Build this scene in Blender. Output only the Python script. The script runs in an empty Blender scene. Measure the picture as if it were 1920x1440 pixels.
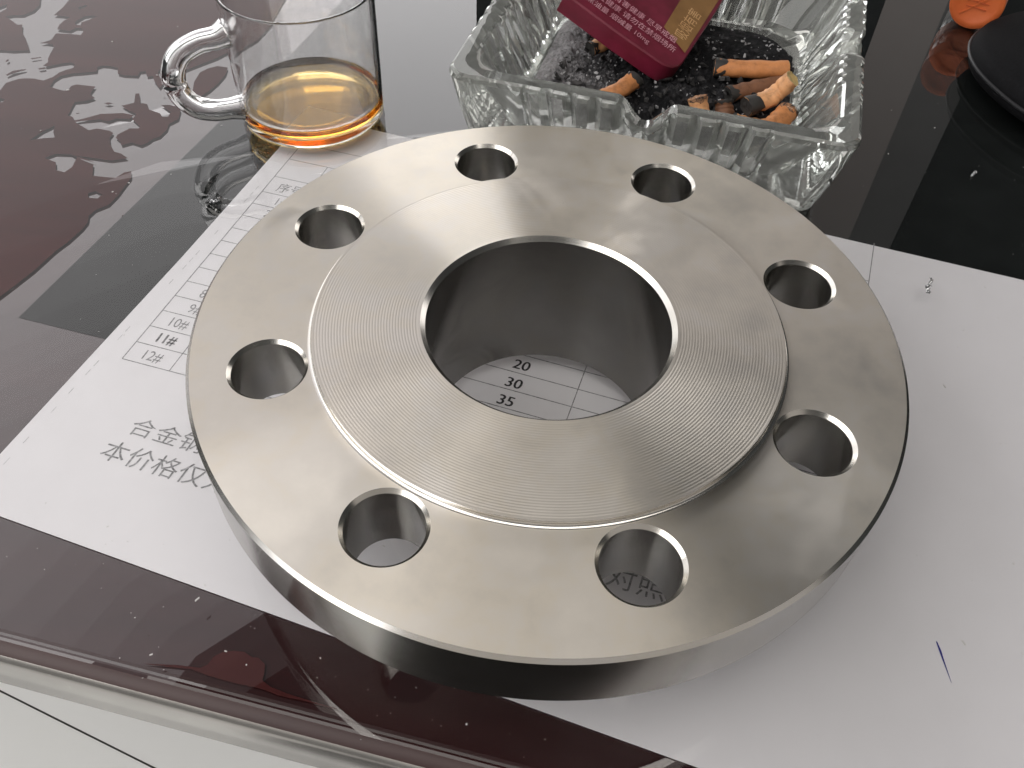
import bpy, bmesh, math, random
from mathutils import Vector, Matrix
random.seed(7)
S = bpy.context.scene
COL = S.collection
MM = 0.001
R = math.radians

# ---------------------------------------------------------------- camera, world, lamps, exposure
cam = bpy.data.cameras.new('camera')
cam.sensor_width = 36.0
cam.lens = 30.798
cam.clip_start = 0.005
cam.clip_end = 50
camo = bpy.data.objects.new('camera', cam)
COL.objects.link(camo)
cr, cu, cf = Vector((0.995134, 0.092882, 0.032874)), Vector((-0.091948, 0.755576, 0.648575)), Vector((-0.035402, 0.648442, -0.76044))
cm = Matrix((cr, cu, -cf)).transposed().to_4x4()
cm.translation = Vector((0.0, -0.162127, 0.212906))
camo.matrix_world = cm
S.camera = camo

world = bpy.data.worlds.new('World')
S.world = world
world.use_nodes = True
bg = world.node_tree.nodes['Background']
bg.inputs[0].default_value = (0.95, 1.0, 1.0, 1)
bg.inputs[1].default_value = 0.035

S.render.engine = 'CYCLES'
S.cycles.max_bounces = 20
S.cycles.transmission_bounces = 16
S.cycles.transparent_max_bounces = 24
S.cycles.glossy_bounces = 8
S.cycles.caustics_refractive = True
S.cycles.caustics_reflective = True
S.cycles.use_denoising = True
S.cycles.sample_clamp_indirect = 6.0
S.view_settings.view_transform = 'Standard'
S.view_settings.look = 'None'
S.view_settings.exposure = 0.0
S.view_settings.gamma = 1.0

def lamp(name, az, el, dist, w, h, rad, color, target=(0, 0, 0.02)):
    """rectangular lamp of radiance rad, seen at azimuth az and elevation el from the flange"""
    l = bpy.data.lights.new(name, 'AREA')
    l.shape = 'RECTANGLE'
    l.size, l.size_y = w, h
    l.energy = rad * math.pi * w * h
    l.color = color
    o = bpy.data.objects.new(name, l)
    COL.objects.link(o)
    t = Vector(target)
    d = Vector((math.cos(R(az)) * math.cos(R(el)), math.sin(R(az)) * math.cos(R(el)), math.sin(R(el))))
    o.location = t + d * dist
    o.rotation_euler = d.to_track_quat('Z', 'Y').to_euler()
    return o

# the tall window beyond the desk (its lower part is the brightest) and the dimmer wall above it:
# upright panels that meet edge to edge on a ring around the desk
def upright(name, az0, az1, el0, el1, rad, color, dist=5.0):
    az, w = R((az0 + az1) / 2), 2 * dist * math.tan(R(az1 - az0) / 2)
    z0, z1 = dist * math.tan(R(el0)), dist * math.tan(R(el1))
    l = bpy.data.lights.new(name, 'AREA')
    l.shape = 'RECTANGLE'
    l.size, l.size_y = w, z1 - z0
    l.energy = rad * math.pi * w * (z1 - z0)
    l.color = color
    o = bpy.data.objects.new(name, l)
    COL.objects.link(o)
    d = Vector((math.cos(az), math.sin(az), 0))
    o.location = d * dist + Vector((0, 0, (z0 + z1) / 2))
    o.rotation_euler = d.to_track_quat('Z', 'Y').to_euler()
    return o
for i, low in enumerate((11.5, 2.2, 1.3, 1.1, 1.1)):
    a0 = 97 + 14.2 * i
    upright('window_light', a0, a0 + 14.2, 4, 20, low, (1.0, 0.99, 0.98))
    upright('window_light', a0, a0 + 14.2, 20, 33, 2.4 if i == 0 else 1.5, (1.0, 0.98, 0.98))
for i in range(3):
    a0, st = 97 + 23.667 * i, 2.0
    for k_ in range(16):
        t = ((k_ + 0.5) / 16) ** 0.85
        upright('wall_light', a0, a0 + 23.667, 33 + st * k_, 33 + st * (k_ + 1), 1.45 * (1 - t) + 0.36 * t, (1.0, 0.98 - 0.04 * t, 0.98 - 0.03 * t))
upright('wall_light', 40, 66, 2, 18.5, 1.7, (1.0, 0.95, 0.91))
upright('wall_light', 66, 92, 2, 18.5, 1.3, (1.0, 0.95, 0.91))
for i in range(5):
    upright('wall_light', 228 + 23.5 * i, 251.5 + 23.5 * i, 0, 34, 0.36, (1.0, 0.93, 0.86), 3.0)
upright('wall_light', 67.0, 70.5, 18.5, 50, 0.30, (1.0, 0.88, 0.82))
upright('wall_light', 64.0, 67.0, 18.5, 50, 0.14, (1.0, 0.95, 0.92))
# the near window on the left and the white ceiling behind the viewer
lamp('side_window_light', 205, 34, 1.0, 1.15, 0.75, 3.15, (1.0, 0.985, 0.97))
lamp('ceiling_light', 268, 77, 1.6, 1.7, 1.0, 2.2, (1.0, 0.96, 0.91))

# ---------------------------------------------------------------- helpers
def mesh_obj(name, verts, faces, mats, parent=None, smooth=True, scale=MM, fm=None, kind=None):
    me = bpy.data.meshes.new(name)
    me.from_pydata([(v[0] * scale, v[1] * scale, v[2] * scale) for v in verts], [], faces)
    for m in (mats if isinstance(mats, (list, tuple)) else [mats]):
        me.materials.append(m)
    if fm:
        for p, i in zip(me.polygons, fm):
            p.material_index = i
    if smooth:
        me.polygons.foreach_set('use_smooth', [True] * len(me.polygons))
    me.update()
    o = bpy.data.objects.new(name, me)
    COL.objects.link(o)
    if parent:
        o.parent = parent
    if kind:
        o['kind'] = kind
    return o

def tag(o, label, cat, group=None):
    o['label'] = label
    o['category'] = cat
    if group:
        o['group'] = group
    return o

def thing(name, label, cat, loc=(0, 0, 0), rz=0.0, group=None):
    o = bpy.data.objects.new(name, None)
    o.empty_display_size = 0.01
    COL.objects.link(o)
    o.location = Vector(loc) * MM
    o.rotation_euler = (0, 0, rz)
    return tag(o, label, cat, group)

def sharp(o, ang=35):
    o.data.update()
    bm = bmesh.new()
    bm.from_mesh(o.data)
    for e in bm.edges:
        if len(e.link_faces) == 2:
            e.smooth = e.calc_face_angle(0) < R(ang)
    bm.to_mesh(o.data)
    bm.free()
    return o

def lathe(prof, n=128, cx=0, cy=0, closed=False):
    """prof: list of (r, z); rings around a vertical axis"""
    v, f = [], []
    k = len(prof)
    for r, z in prof:
        for i in range(n):
            a = 2 * math.pi * i / n
            v.append((cx + r * math.cos(a), cy + r * math.sin(a), z))
    for j in range(k if closed else k - 1):
        j2 = (j + 1) % k
        for i in range(n):
            i2 = (i + 1) % n
            f.append((j * n + i, j * n + i2, j2 * n + i2, j2 * n + i))
    return v, f

def fill2d(loops, z, thick=0.0):
    """flat sheet from 2-D loops (holes by even-odd rule); returns verts, faces in mm"""
    cu_ = bpy.data.curves.new('sheet', 'CURVE')
    cu_.dimensions = '2D'
    cu_.fill_mode = 'BOTH'
    cu_.extrude = thick / 2
    for lp in loops:
        sp = cu_.splines.new('POLY')
        sp.points.add(len(lp) - 1)
        for p, q in zip(sp.points, lp):
            p.co = (q[0], q[1], 0, 1)
        sp.use_cyclic_u = True
    o = bpy.data.objects.new('sheet', cu_)
    COL.objects.link(o)
    dg = bpy.context.evaluated_depsgraph_get()
    me = bpy.data.meshes.new_from_object(o.evaluated_get(dg))
    v = [(a.co.x, a.co.y, a.co.z + z) for a in me.vertices]
    f = [tuple(p.vertices) for p in me.polygons]
    bpy.data.objects.remove(o)
    bpy.data.curves.remove(cu_)
    bpy.data.meshes.remove(me)
    return v, f

def text2d(body, size, align='LEFT', shear=0.0, sx=1.0, thin=0.0):
    cu_ = bpy.data.curves.new('lettering', 'FONT')
    cu_.body = body
    cu_.size = size
    cu_.align_x = align
    cu_.shear = shear
    cu_.resolution_u = 3
    cu_.offset = thin
    o = bpy.data.objects.new('lettering', cu_)
    COL.objects.link(o)
    dg = bpy.context.evaluated_depsgraph_get()
    me = bpy.data.meshes.new_from_object(o.evaluated_get(dg))
    v = [(a.co.x * sx, a.co.y, 0.0) for a in me.vertices]
    f = [tuple(p.vertices) for p in me.polygons]
    bpy.data.objects.remove(o)
    bpy.data.curves.remove(cu_)
    bpy.data.meshes.remove(me)
    return v, f

def merge(parts):
    V, F = [], []
    for v, f in parts:
        b = len(V)
        V += list(v)
        F += [tuple(i + b for i in q) for q in f]
    return V, F

def box(x0, x1, y0, y1, z0, z1):
    v = [(x, y, z) for z in (z0, z1) for y in (y0, y1) for x in (x0, x1)]
    f = [(0, 2, 3, 1), (4, 5, 7, 6), (0, 1, 5, 4), (2, 6, 7, 3), (0, 4, 6, 2), (1, 3, 7, 5)]
    return v, f

def tube(pts, rads, n=14, caps=True, squash=1.0):
    """round bar through pts (mm) with a radius at each point"""
    P = [Vector(p) for p in pts]
    v, f = [], []
    up = Vector((0, 0, 1))
    for i, p in enumerate(P):
        d = (P[min(i + 1, len(P) - 1)] - P[max(i - 1, 0)]).normalized()
        s = d.cross(up)
        if s.length < 1e-3:
            s = Vector((1, 0, 0))
        s.normalize()
        t = s.cross(d)
        r = rads[i] if isinstance(rads, (list, tuple)) else rads
        for k in range(n):
            a = 2 * math.pi * k / n
            q = p + s * (r * math.cos(a)) + t * (r * squash * math.sin(a))
            v.append(tuple(q))
    for i in range(len(P) - 1):
        for k in range(n):
            k2 = (k + 1) % n
            f.append((i * n + k, i * n + k2, (i + 1) * n + k2, (i + 1) * n + k))
    if caps:
        f.append(tuple(range(n - 1, -1, -1)))
        f.append(tuple((len(P) - 1) * n + k for k in range(n)))
    return v, f

def catmull(pts, m=6):
    P = [Vector(p) for p in pts]
    P = [P[0] * 2 - P[1]] + P + [P[-1] * 2 - P[-2]]
    out = []
    for i in range(1, len(P) - 2):
        for k in range(m):
            t = k / m
            a, b, c, d = P[i - 1], P[i], P[i + 1], P[i + 2]
            out.append(0.5 * (2 * b + (c - a) * t + (2 * a - 5 * b + 4 * c - d) * t * t + (3 * b - a - 3 * c + d) * t ** 3))
    out.append(P[-2])
    return [tuple(q) for q in out]

# ---------------------------------------------------------------- materials
class NT:
    def __init__(self, name):
        self.m = bpy.data.materials.new(name)
        self.m.use_nodes = True
        self.t = self.m.node_tree
        self.t.nodes.clear()
        self.out = self.n('ShaderNodeOutputMaterial')
    def n(self, typ, **kw):
        nd = self.t.nodes.new(typ)
        for k, v in kw.items():
            if k.startswith('i_'):
                nd.inputs[k[2:].replace('_', ' ')].default_value = v
            else:
                setattr(nd, k, v)
        return nd
    def l(self, a, b):
        self.t.links.new(a, b)
    def surf(self, nd):
        self.l(nd.outputs[0], self.out.inputs['Surface'])
        return self.m
    def math(self, op, a, b=None, c=None):
        nd = self.n('ShaderNodeMath', operation=op)
        for i, q in enumerate((a, b, c)):
            if q is None:
                continue
            if isinstance(q, (int, float)):
                nd.inputs[i].default_value = q
            else:
                self.l(q, nd.inputs[i])
        return nd.outputs[0]
    def noise(self, scale, detail=4, rough=0.55, vec=None):
        nd = self.n('ShaderNodeTexNoise')
        nd.inputs['Scale'].default_value = scale
        nd.inputs['Detail'].default_value = detail
        nd.inputs['Roughness'].default_value = rough
        if vec is not None:
            self.l(vec, nd.inputs['Vector'])
        return nd
    def ramp(self, fac, stops):
        nd = self.n('ShaderNodeValToRGB')
        e = nd.color_ramp.elements
        while len(e) < len(stops):
            e.new(0.5)
        for q, (p, c) in zip(e, stops):
            q.position = p
            q.color = c if len(c) == 4 else (*c, 1)
        self.l(fac, nd.inputs[0])
        return nd.outputs[0]
    def coord(self, what='Object'):
        return self.n('ShaderNodeTexCoord').outputs[what]

def simple(name, col, rough=0.5, spec=0.5, metal=0.0, var=0.0, scale=200.0, ior=1.5, coat=0.0):
    k = NT(name)
    b = k.n('ShaderNodeBsdfPrincipled')
    b.inputs['Base Color'].default_value = (*col, 1)
    b.inputs['Roughness'].default_value = rough
    b.inputs['Metallic'].default_value = metal
    b.inputs['Specular IOR Level'].default_value = spec
    b.inputs['IOR'].default_value = ior
    b.inputs['Coat Weight'].default_value = coat
    if var:
        nz = k.noise(scale, 5, 0.6, k.coord())
        c = k.ramp(nz.outputs['Fac'], [(0.3, tuple(q * (1 - var) for q in col)), (0.7, tuple(min(1, q * (1 + var)) for q in col))])
        k.l(c, b.inputs['Base Color'])
    return k.surf(b)

def steel(name, base, r0, r1, aniso, smudge=0.10, rot=0.0, smear=0.0):
    k = NT(name)
    b = k.n('ShaderNodeBsdfPrincipled')
    co = k.coord()
    n1 = k.noise(28, 4, 0.6, co)
    n2 = k.noise(95, 5, 0.62, co)
    dark = tuple(q * (1 - smudge) for q in base)
    lite = tuple(min(1, q * (1 + smudge * 0.6)) for q in base)
    warm = (base[0] * 1.0, base[1] * 0.985, base[2] * 0.95)
    mixn = k.math('MULTIPLY_ADD', n2.outputs['Fac'], 0.45, k.math('MULTIPLY', n1.outputs['Fac'], 0.55))
    c = k.ramp(mixn, [(0.30, dark), (0.48, warm), (0.55, base), (0.72, lite)])
    # a few tiny dark pits and specks
    n3 = k.noise(640, 3, 0.6, co)
    pit = k.ramp(n3.outputs['Fac'], [(0.78, (1, 1, 1)), (0.82, (0.45, 0.43, 0.40))])
    mu = k.n('ShaderNodeMix', data_type='RGBA', blend_type='MULTIPLY')
    mu.inputs['Factor'].default_value = 0.8
    k.l(c, mu.inputs['A'])
    k.l(pit, mu.inputs['B'])
    k.l(mu.outputs['Result'], b.inputs['Base Color'])
    # fine turning marks: thin rings of slightly different roughness
    sep = k.n('ShaderNodeSeparateXYZ')
    k.l(co, sep.inputs[0])
    rr = k.math('SQRT', k.math('ADD', k.math('MULTIPLY', sep.outputs[0], sep.outputs[0]), k.math('MULTIPLY', sep.outputs[1], sep.outputs[1])))
    cmb = k.n('ShaderNodeCombineXYZ')
    k.l(k.math('MULTIPLY', rr, 2200.0), cmb.inputs[0])
    rings = k.noise(1.0, 2, 0.5, cmb.outputs[0])
    ro = k.math('ADD', k.math('MULTIPLY', n2.outputs['Fac'], (r1 - r0)), k.math('MULTIPLY_ADD', rings.outputs['Fac'], 0.06, r0 - 0.03))
    n4 = k.noise(26, 3, 0.55, k.coord('Object'))
    n4.inputs['Distortion'].default_value = 0.6
    sm = k.math('MULTIPLY', k.math('SMOOTH_MIN', k.math('MAXIMUM', k.math('MULTIPLY_ADD', n4.outputs['Fac'], 14.0, -8.4), 0.0), 1.0, 0.1), smear)
    ro = k.math('ADD', ro, sm)
    k.l(ro, b.inputs['Roughness'])
    b.inputs['Metallic'].default_value = 1.0
    b.inputs['Anisotropic'].default_value = aniso
    b.inputs['Anisotropic Rotation'].default_value = rot
    tg = k.n('ShaderNodeTangent', direction_type='RADIAL', axis='Z')
    k.l(tg.outputs[0], b.inputs['Tangent'])
    return k.surf(b)

def clear_glass(name, color, rough=0.0, ior=1.5, dens=None):
    k = NT(name)
    g = k.n('ShaderNodeBsdfGlass')
    g.inputs['Color'].default_value = (*color, 1)
    g.inputs['Roughness'].default_value = rough
    g.inputs['IOR'].default_value = ior
    if dens:
        a = k.n('ShaderNodeVolumeAbsorption')
        a.inputs['Color'].default_value = (*dens[0], 1)
        a.inputs['Density'].default_value = dens[1]
        k.l(a.outputs[0], k.out.inputs['Volume'])
    return k.surf(g)

M_STEEL = steel('turned_steel', (0.70, 0.655, 0.595), 0.33, 0.43, 0.95, 0.15, 0.25, 0.07)
M_FACE = steel('serrated_steel', (0.71, 0.665, 0.61), 0.32, 0.41, 0.95, 0.12, 0.25, 0.06)
M_HOLE_SHADE = steel('drilled_steel_shade', (0.35, 0.345, 0.33), 0.20, 0.28, 0.9, 0.08, 0.25)  # base colour lowered to paint the shade inside the bolt holes
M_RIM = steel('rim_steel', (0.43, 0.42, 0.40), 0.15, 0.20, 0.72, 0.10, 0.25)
M_BORE_SHADE = steel('bored_steel_shade', (0.23, 0.225, 0.215), 0.17, 0.25, 0.93, 0.2, 0.25)  # steel darkened in colour for the shade in the bore and under the plate
M_CHAM = steel('chamfer_steel', (0.74, 0.72, 0.69), 0.16, 0.24, 0.3, 0.08)

def pane_glass():
    k = NT('desk_glass')
    lw = k.n('ShaderNodeLayerWeight')
    f = k.math('POWER', lw.outputs['Facing'], 4.3)
    fr = k.math('MULTIPLY_ADD', f, 0.92, 0.043)
    tr = k.n('ShaderNodeBsdfTransparent')
    tr.inputs[0].default_value = (0.968, 0.966, 0.969, 1)
    gl = k.n('ShaderNodeBsdfGlossy')
    gl.inputs['Roughness'].default_value = 0.0
    mx = k.n('ShaderNodeMixShader')
    k.l(fr, mx.inputs[0])
    k.l(tr.outputs[0], mx.inputs[1])
    k.l(gl.outputs[0], mx.inputs[2])
    return k.surf(mx)
M_PANE = pane_glass()
k = NT('glass_underside')
M_UNDER = k.surf(k.n('ShaderNodeBsdfTransparent', i_Color=(0.98, 0.98, 0.98, 1)))

def lacquer(name, c0, c1, ior, rough):
    k = NT(name)
    b = k.n('ShaderNodeBsdfPrincipled')
    co = k.coord()
    mp = k.n('ShaderNodeMapping')
    mp.inputs['Scale'].default_value = (6, 60, 60)
    mp.inputs['Rotation'].default_value = (0, 0, R(8))
    k.l(co, mp.inputs[0])
    nz = k.noise(1.0, 6, 0.6, mp.outputs[0])
    k.l(k.ramp(nz.outputs['Fac'], [(0.3, c0), (0.7, c1)]), b.inputs['Base Color'])
    b.inputs['Roughness'].default_value = rough
    b.inputs['IOR'].default_value = ior
    return k.surf(b)
M_WOOD = lacquer('maroon_lacquer', (0.020, 0.006, 0.0065), (0.036, 0.011, 0.011), 2.35, 0.0)
M_EDGE = lacquer('edge_lacquer', (0.030, 0.013, 0.013), (0.05, 0.022, 0.02), 1.5, 0.5)
M_TRIM = simple('grey_trim', (0.52, 0.50, 0.475), 0.26, 0.5, 0.75, 0.12, 40)
M_WET = lacquer('wet_maroon', (0.038, 0.011, 0.011), (0.062, 0.018, 0.017), 1.02, 0.5)
M_DARK = simple('dark_sheet_film', (0.010, 0.0115, 0.011), 0.0, 0.5, ior=1.5, var=0.25, scale=60)

def paper_mat(name, col):
    k = NT(name)
    b = k.n('ShaderNodeBsdfPrincipled')
    nz = k.noise(55, 5, 0.6, k.coord())
    k.l(k.ramp(nz.outputs['Fac'], [(0.3, tuple(q * 0.965 for q in col)), (0.7, col)]), b.inputs['Base Color'])
    b.inputs['Roughness'].default_value = 0.75
    b.inputs['Specular IOR Level'].default_value = 0.2
    bp = k.n('ShaderNodeBump')
    bp.inputs['Strength'].default_value = 0.25
    bp.inputs['Distance'].default_value = 0.0014
    n2 = k.noise(22, 3, 0.5, k.coord())
    k.l(n2.outputs['Fac'], bp.inputs['Height'])
    k.l(bp.outputs[0], b.inputs['Normal'])
    return k.surf(b)
M_PAPER = paper_mat('white_paper', (0.75, 0.738, 0.755))
M_INK = simple('toner_ink', (0.075, 0.075, 0.08), 0.8, 0.1, var=0.5, scale=900)
M_INKG = simple('worn_toner', (0.27, 0.27, 0.275), 0.8, 0.1, var=0.6, scale=1200)
M_INKL = simple('faint_ink', (0.45, 0.45, 0.46), 0.8, 0.1, var=0.4, scale=700)
M_BLUE = simple('blue_ink', (0.03, 0.03, 0.22), 0.6, 0.2)
M_CUP = clear_glass('cup_glass', (0.985, 0.985, 0.985), 0.0, 1.48)
def dusty_lightened_glass():
    k = NT('pressed_glass')
    g = k.n('ShaderNodeBsdfGlass')
    g.inputs['Color'].default_value = (0.985, 0.995, 0.985, 1)
    g.inputs['Roughness'].default_value = 0.0
    g.inputs['IOR'].default_value = 1.5
    d = k.n('ShaderNodeBsdfDiffuse')
    d.inputs['Color'].default_value = (0.78, 0.79, 0.75, 1)
    mx = k.n('ShaderNodeMixShader')
    nz = k.noise(120, 4, 0.6, k.coord())
    k.l(k.math('MULTIPLY_ADD', nz.outputs['Fac'], 0.12, 0.05), mx.inputs[0])  # white haze mixed in to brighten the glass, with some dust
    k.l(g.outputs[0], mx.inputs[1])
    k.l(d.outputs[0], mx.inputs[2])
    return k.surf(mx)
M_ASHG = dusty_lightened_glass()
M_TEA = clear_glass('amber_tea', (1, 1, 1), 0.0, 1.33, ((0.88, 0.66, 0.02), 230.0))
WET_OUTER = [(-333.3, 293.2), (-155.6, 323.5), (-150.2, 279.7), (-150.9, 262.0), (-151.3, 242.5), (-154.6, 226.2), (-160.8, 216.6), (-163.1, 213.0), (-166.8, 207.1), (-171.7, 201.6), (-181.2, 190.4), (-188.8, 193.3), (-189.1, 191.2), (-186.7, 187.5), (-183.1, 182.1), (-183.5, 178.6), (-187.6, 183.4), (-190.1, 188.0), (-192.5, 187.1), (-194.6, 191.4), (-197.0, 190.5), (-196.8, 187.0), (-203.1, 186.6), (-206.3, 187.6), (-208.2, 192.4), (-212.4, 193.3), (-215.7, 193.3), (-217.4, 191.5), (-216.3, 188.1), (-221.4, 186.1), (-226.2, 184.6), (-230.5, 181.9), (-231.9, 177.7), (-231.4, 172.9), (-228.1, 171.5), (-224.5, 170.5), (-222.5, 170.8), (-222.5, 174.7), (-220.5, 176.3), (-218.3, 176.0), (-211.8, 175.8), (-211.9, 171.0), (-211.0, 168.7), (-208.3, 166.7), (-211.1, 164.0), (-215.7, 162.4), (-215.1, 157.3), (-214.3, 152.0), (-212.0, 151.4), (-210.0, 149.0), (-207.5, 150.3), (-201.3, 155.2), (-192.3, 157.2), (-186.8, 156.4), (-187.6, 153.2), (-193.1, 152.8), (-195.7, 150.2), (-199.7, 151.2), (-206.9, 148.9), (-209.5, 147.8), (-205.3, 145.3), (-201.3, 142.8), (-198.4, 144.5), (-192.5, 143.6), (-190.4, 142.2), (-190.6, 138.7), (-188.4, 134.0), (-184.9, 129.5), (-181.8, 128.7), (-177.9, 125.9), (-183.9, 123.5), (-189.4, 121.2), (-198.8, 124.8), (-200.0, 124.3), (-189.8, 119.9), (-187.3, 112.7), (-182.3, 112.6), (-177.7, 112.6), (-175.7, 116.6), (-173.3, 117.7), (-171.7, 113.4), (-172.6, 101.8), (-173.8, 96.0), (-177.5, 92.1), (-178.6, 88.5), (-177.5, 84.7), (-177.9, 80.7), (-179.9, 73.3), (-182.4, 67.4), (-185.5, 56.1), (-188.8, 47.5), (-191.0, 42.1), (-198.0, 29.7)]
DRY=[]
_ = [(-273.0, 255.5), (-259.4, 257.8), (-256.3, 250.7), (-256.1, 243.3), (-257.1, 234.7), (-252.4, 234.8), (-248.4, 233.7), (-250.0, 230.5), (-250.5, 226.3), (-249.7, 221.8), (-243.0, 221.2), (-241.5, 224.3), (-238.8, 224.7), (-236.6, 221.6), (-236.6, 218.2), (-241.9, 218.5), (-248.6, 218.0), (-248.2, 211.9), (-252.1, 208.0), (-248.8, 208.3), (-245.8, 207.9), (-244.1, 206.0), (-243.3, 199.6), (-242.5, 195.5), (-241.1, 192.6), (-241.9, 189.1), (-240.0, 188.6), (-234.9, 192.0), (-231.2, 193.6), (-228.7, 192.9), (-227.8, 189.4), (-230.5, 187.0), (-232.3, 184.7), (-233.6, 180.5), (-236.4, 177.1), (-241.2, 178.1), (-244.8, 177.8), (-247.6, 176.9), (-249.5, 175.1), (-251.6, 172.8), (-251.3, 166.6), (-251.8, 154.7), (-273.3, 198.2), (-267.2, 199.4), (-261.1, 199.5), (-254.0, 201.2), (-256.4, 205.1), (-260.3, 211.1), (-264.4, 216.1), (-267.8, 223.6), (-269.9, 223.0), (-279.1, 230.0), (-275.8, 231.7), (-271.4, 232.4), (-268.5, 237.7), (-268.3, 243.8)]
DRY.append(_)
_ = [(-244.3, 229.6), (-242.3, 235.8), (-239.3, 237.3), (-236.2, 236.8), (-238.7, 232.9), (-241.1, 230.1), (-240.4, 227.3), (-242.8, 227.3)]
DRY.append(_)
_ = [(-249.2, 243.8), (-245.9, 247.4), (-244.8, 246.1), (-246.8, 242.3)]
DRY.append(_)
_ = [(-288.9, 236.8), (-286.1, 238.5), (-284.1, 241.8), (-282.3, 237.3), (-283.7, 233.4), (-286.1, 231.2)]
DRY.append(_)
_ = [(-248.5, 160.8), (-245.9, 160.2), (-246.0, 157.9), (-247.8, 157.2)]
DRY.append(_)
_ = [(-210.9, 121.5), (-207.7, 124.8), (-201.3, 125.2), (-198.2, 123.3), (-197.5, 117.3), (-199.0, 113.4), (-203.0, 114.3), (-205.1, 119.3)]
DRY.append(_)
_ = [(-222.3, 132.2), (-219.7, 139.1), (-216.6, 144.0), (-215.0, 139.2), (-212.9, 135.8), (-217.6, 134.5)]
DRY.append(_)
_ = [(-184.5, 101.6), (-182.1, 103.3), (-178.7, 101.6), (-179.5, 99.1), (-183.0, 98.9)]
DRY.append(_)
WET=[]
_ = [(-194.9, 162.6), (-190.3, 165.6), (-192.5, 172.9), (-190.8, 173.1), (-187.7, 165.8), (-184.5, 165.5), (-181.9, 161.3), (-176.5, 159.3), (-174.6, 156.9), (-172.2, 157.2), (-172.2, 160.9), (-175.3, 163.2), (-178.2, 165.5), (-174.8, 166.2), (-170.3, 165.3), (-168.6, 163.2), (-167.2, 156.1), (-169.9, 152.2), (-169.3, 147.8), (-170.4, 142.5), (-172.7, 140.4), (-174.0, 137.3), (-175.8, 135.3), (-180.3, 136.8), (-183.8, 134.2), (-185.4, 136.9), (-188.2, 139.1), (-188.2, 141.6), (-185.0, 146.5), (-181.2, 147.0), (-181.3, 148.7), (-186.6, 153.3), (-186.2, 157.5), (-191.2, 159.9)]
WET.append(_)
_ = [(-203.0, 163.3), (-201.3, 164.3), (-199.0, 163.9), (-200.6, 162.5)]
WET.append(_)
_ = [(-254.7, 179.3), (-253.3, 183.0), (-248.3, 185.3), (-248.1, 184.3), (-251.4, 181.3), (-253.8, 178.4)]
WET.append(_)
_ = [(-250.1, 194.5), (-246.2, 196.3), (-245.8, 195.6), (-249.4, 193.6)]
WET.append(_)
_ = [(-260.2, 190.2), (-260.1, 192.3), (-258.9, 191.4), (-259.2, 189.8)]
WET.append(_)
_ = [(-243.2, 186.6), (-240.6, 188.0), (-239.8, 186.6), (-241.9, 185.6)]
WET.append(_)
_ = [(-170.3, 186.0), (-170.3, 194.1), (-167.8, 198.0), (-164.2, 200.7), (-159.1, 200.1), (-158.2, 193.8), (-159.4, 185.6), (-161.2, 179.5), (-163.4, 174.8), (-165.7, 174.5), (-168.4, 178.4)]
WET.append(_)
_ = [(-94.7, -80.3), (-85.7, -79.7), (-79.9, -79.8), (-78.3, -78.8), (-77.5, -76.6), (-75.7, -75.2), (-73.0, -74.5), (-70.1, -74.5), (-67.7, -75.7), (-66.0, -75.7), (-64.0, -77.2), (-63.5, -79.5), (-63.5, -81.3), (-61.1, -82.7), (-56.6, -83.9), (-48.9, -85.4), (-43.1, -86.4), (-44.2, -86.4), (-50.6, -85.5), (-58.7, -84.6), (-62.9, -83.5), (-70.5, -82.7), (-77.1, -81.6), (-82.1, -80.4), (-91.2, -80.4)]
WET.append(_)
# ---------------------------------------------------------------- the setting: floor, desk
ang = R(-8.2)
D = Vector((math.cos(ang), math.sin(ang), 0))
N = Vector((-D.y, D.x, 0))
G0 = Vector((-40.8, -90.1, 0))                    # a point on the front edge of the glass
def dl(u, n, z):                                   # desk coordinates: along the front edge, inwards, height
    q = G0 + D * u + N * n
    return (q.x, q.y, z)

def floor_and_dark_stand_in():
    k = NT('floor_tile')
    b = k.n('ShaderNodeBsdfPrincipled')
    nz = k.noise(3, 5, 0.6, k.coord())
    k.l(k.ramp(nz.outputs['Fac'], [(0.3, (0.84, 0.84, 0.815)), (0.7, (0.89, 0.89, 0.87))]), b.inputs['Base Color'])
    b.inputs['Roughness'].default_value = 0.25
    return k.surf(b)
M_FLOOR = floor_and_dark_stand_in()
M_GROUT = simple('grout', (0.10, 0.095, 0.09), 0.9, 0.1)
fl = mesh_obj('floor', *box(-4000, 4000, -4000, 4000, -790, -754), M_GROUT, smooth=False, kind='structure')
ga = math.atan2(92 - 153, -365 + 559)
T = 600.0
gd, gn = Vector((math.cos(ga), math.sin(ga), 0)), Vector((-math.sin(ga), math.cos(ga), 0))
tile_me = None
for i in range(-2, 3):
    for j in range(-2, 3):
        c = Vector((-559, 153, 0)) + gd * (T * (i + 0.45)) + gn * (T * (j + 0.5))
        if tile_me is None:
            h = T / 2 - 1.0
            v, f = box(-h, h, -h, h, -752.5, -750)
            o = mesh_obj('tile', v, f, M_FLOOR, fl, False)
            tile_me = o.data
        else:
            o = bpy.data.objects.new('tile', tile_me)
            COL.objects.link(o)
            o.parent = fl
        o.location = c * MM
        o.rotation_euler = (0, 0, ga)

M_STAND_IN = simple('dark_stand_in', (0.014, 0.013, 0.013), 0.9, 0.1, var=0.3, scale=30)
mt = mesh_obj('floor_and_dark_stand_in', *box(-330, 700, -1000, -220, -749.5, -742), M_STAND_IN, None, False, kind='structure')  # added out of view so the rim front reflects something dark

desk = thing('desk', 'dark maroon lacquered desk under the sheet of glass', 'desk')
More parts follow.
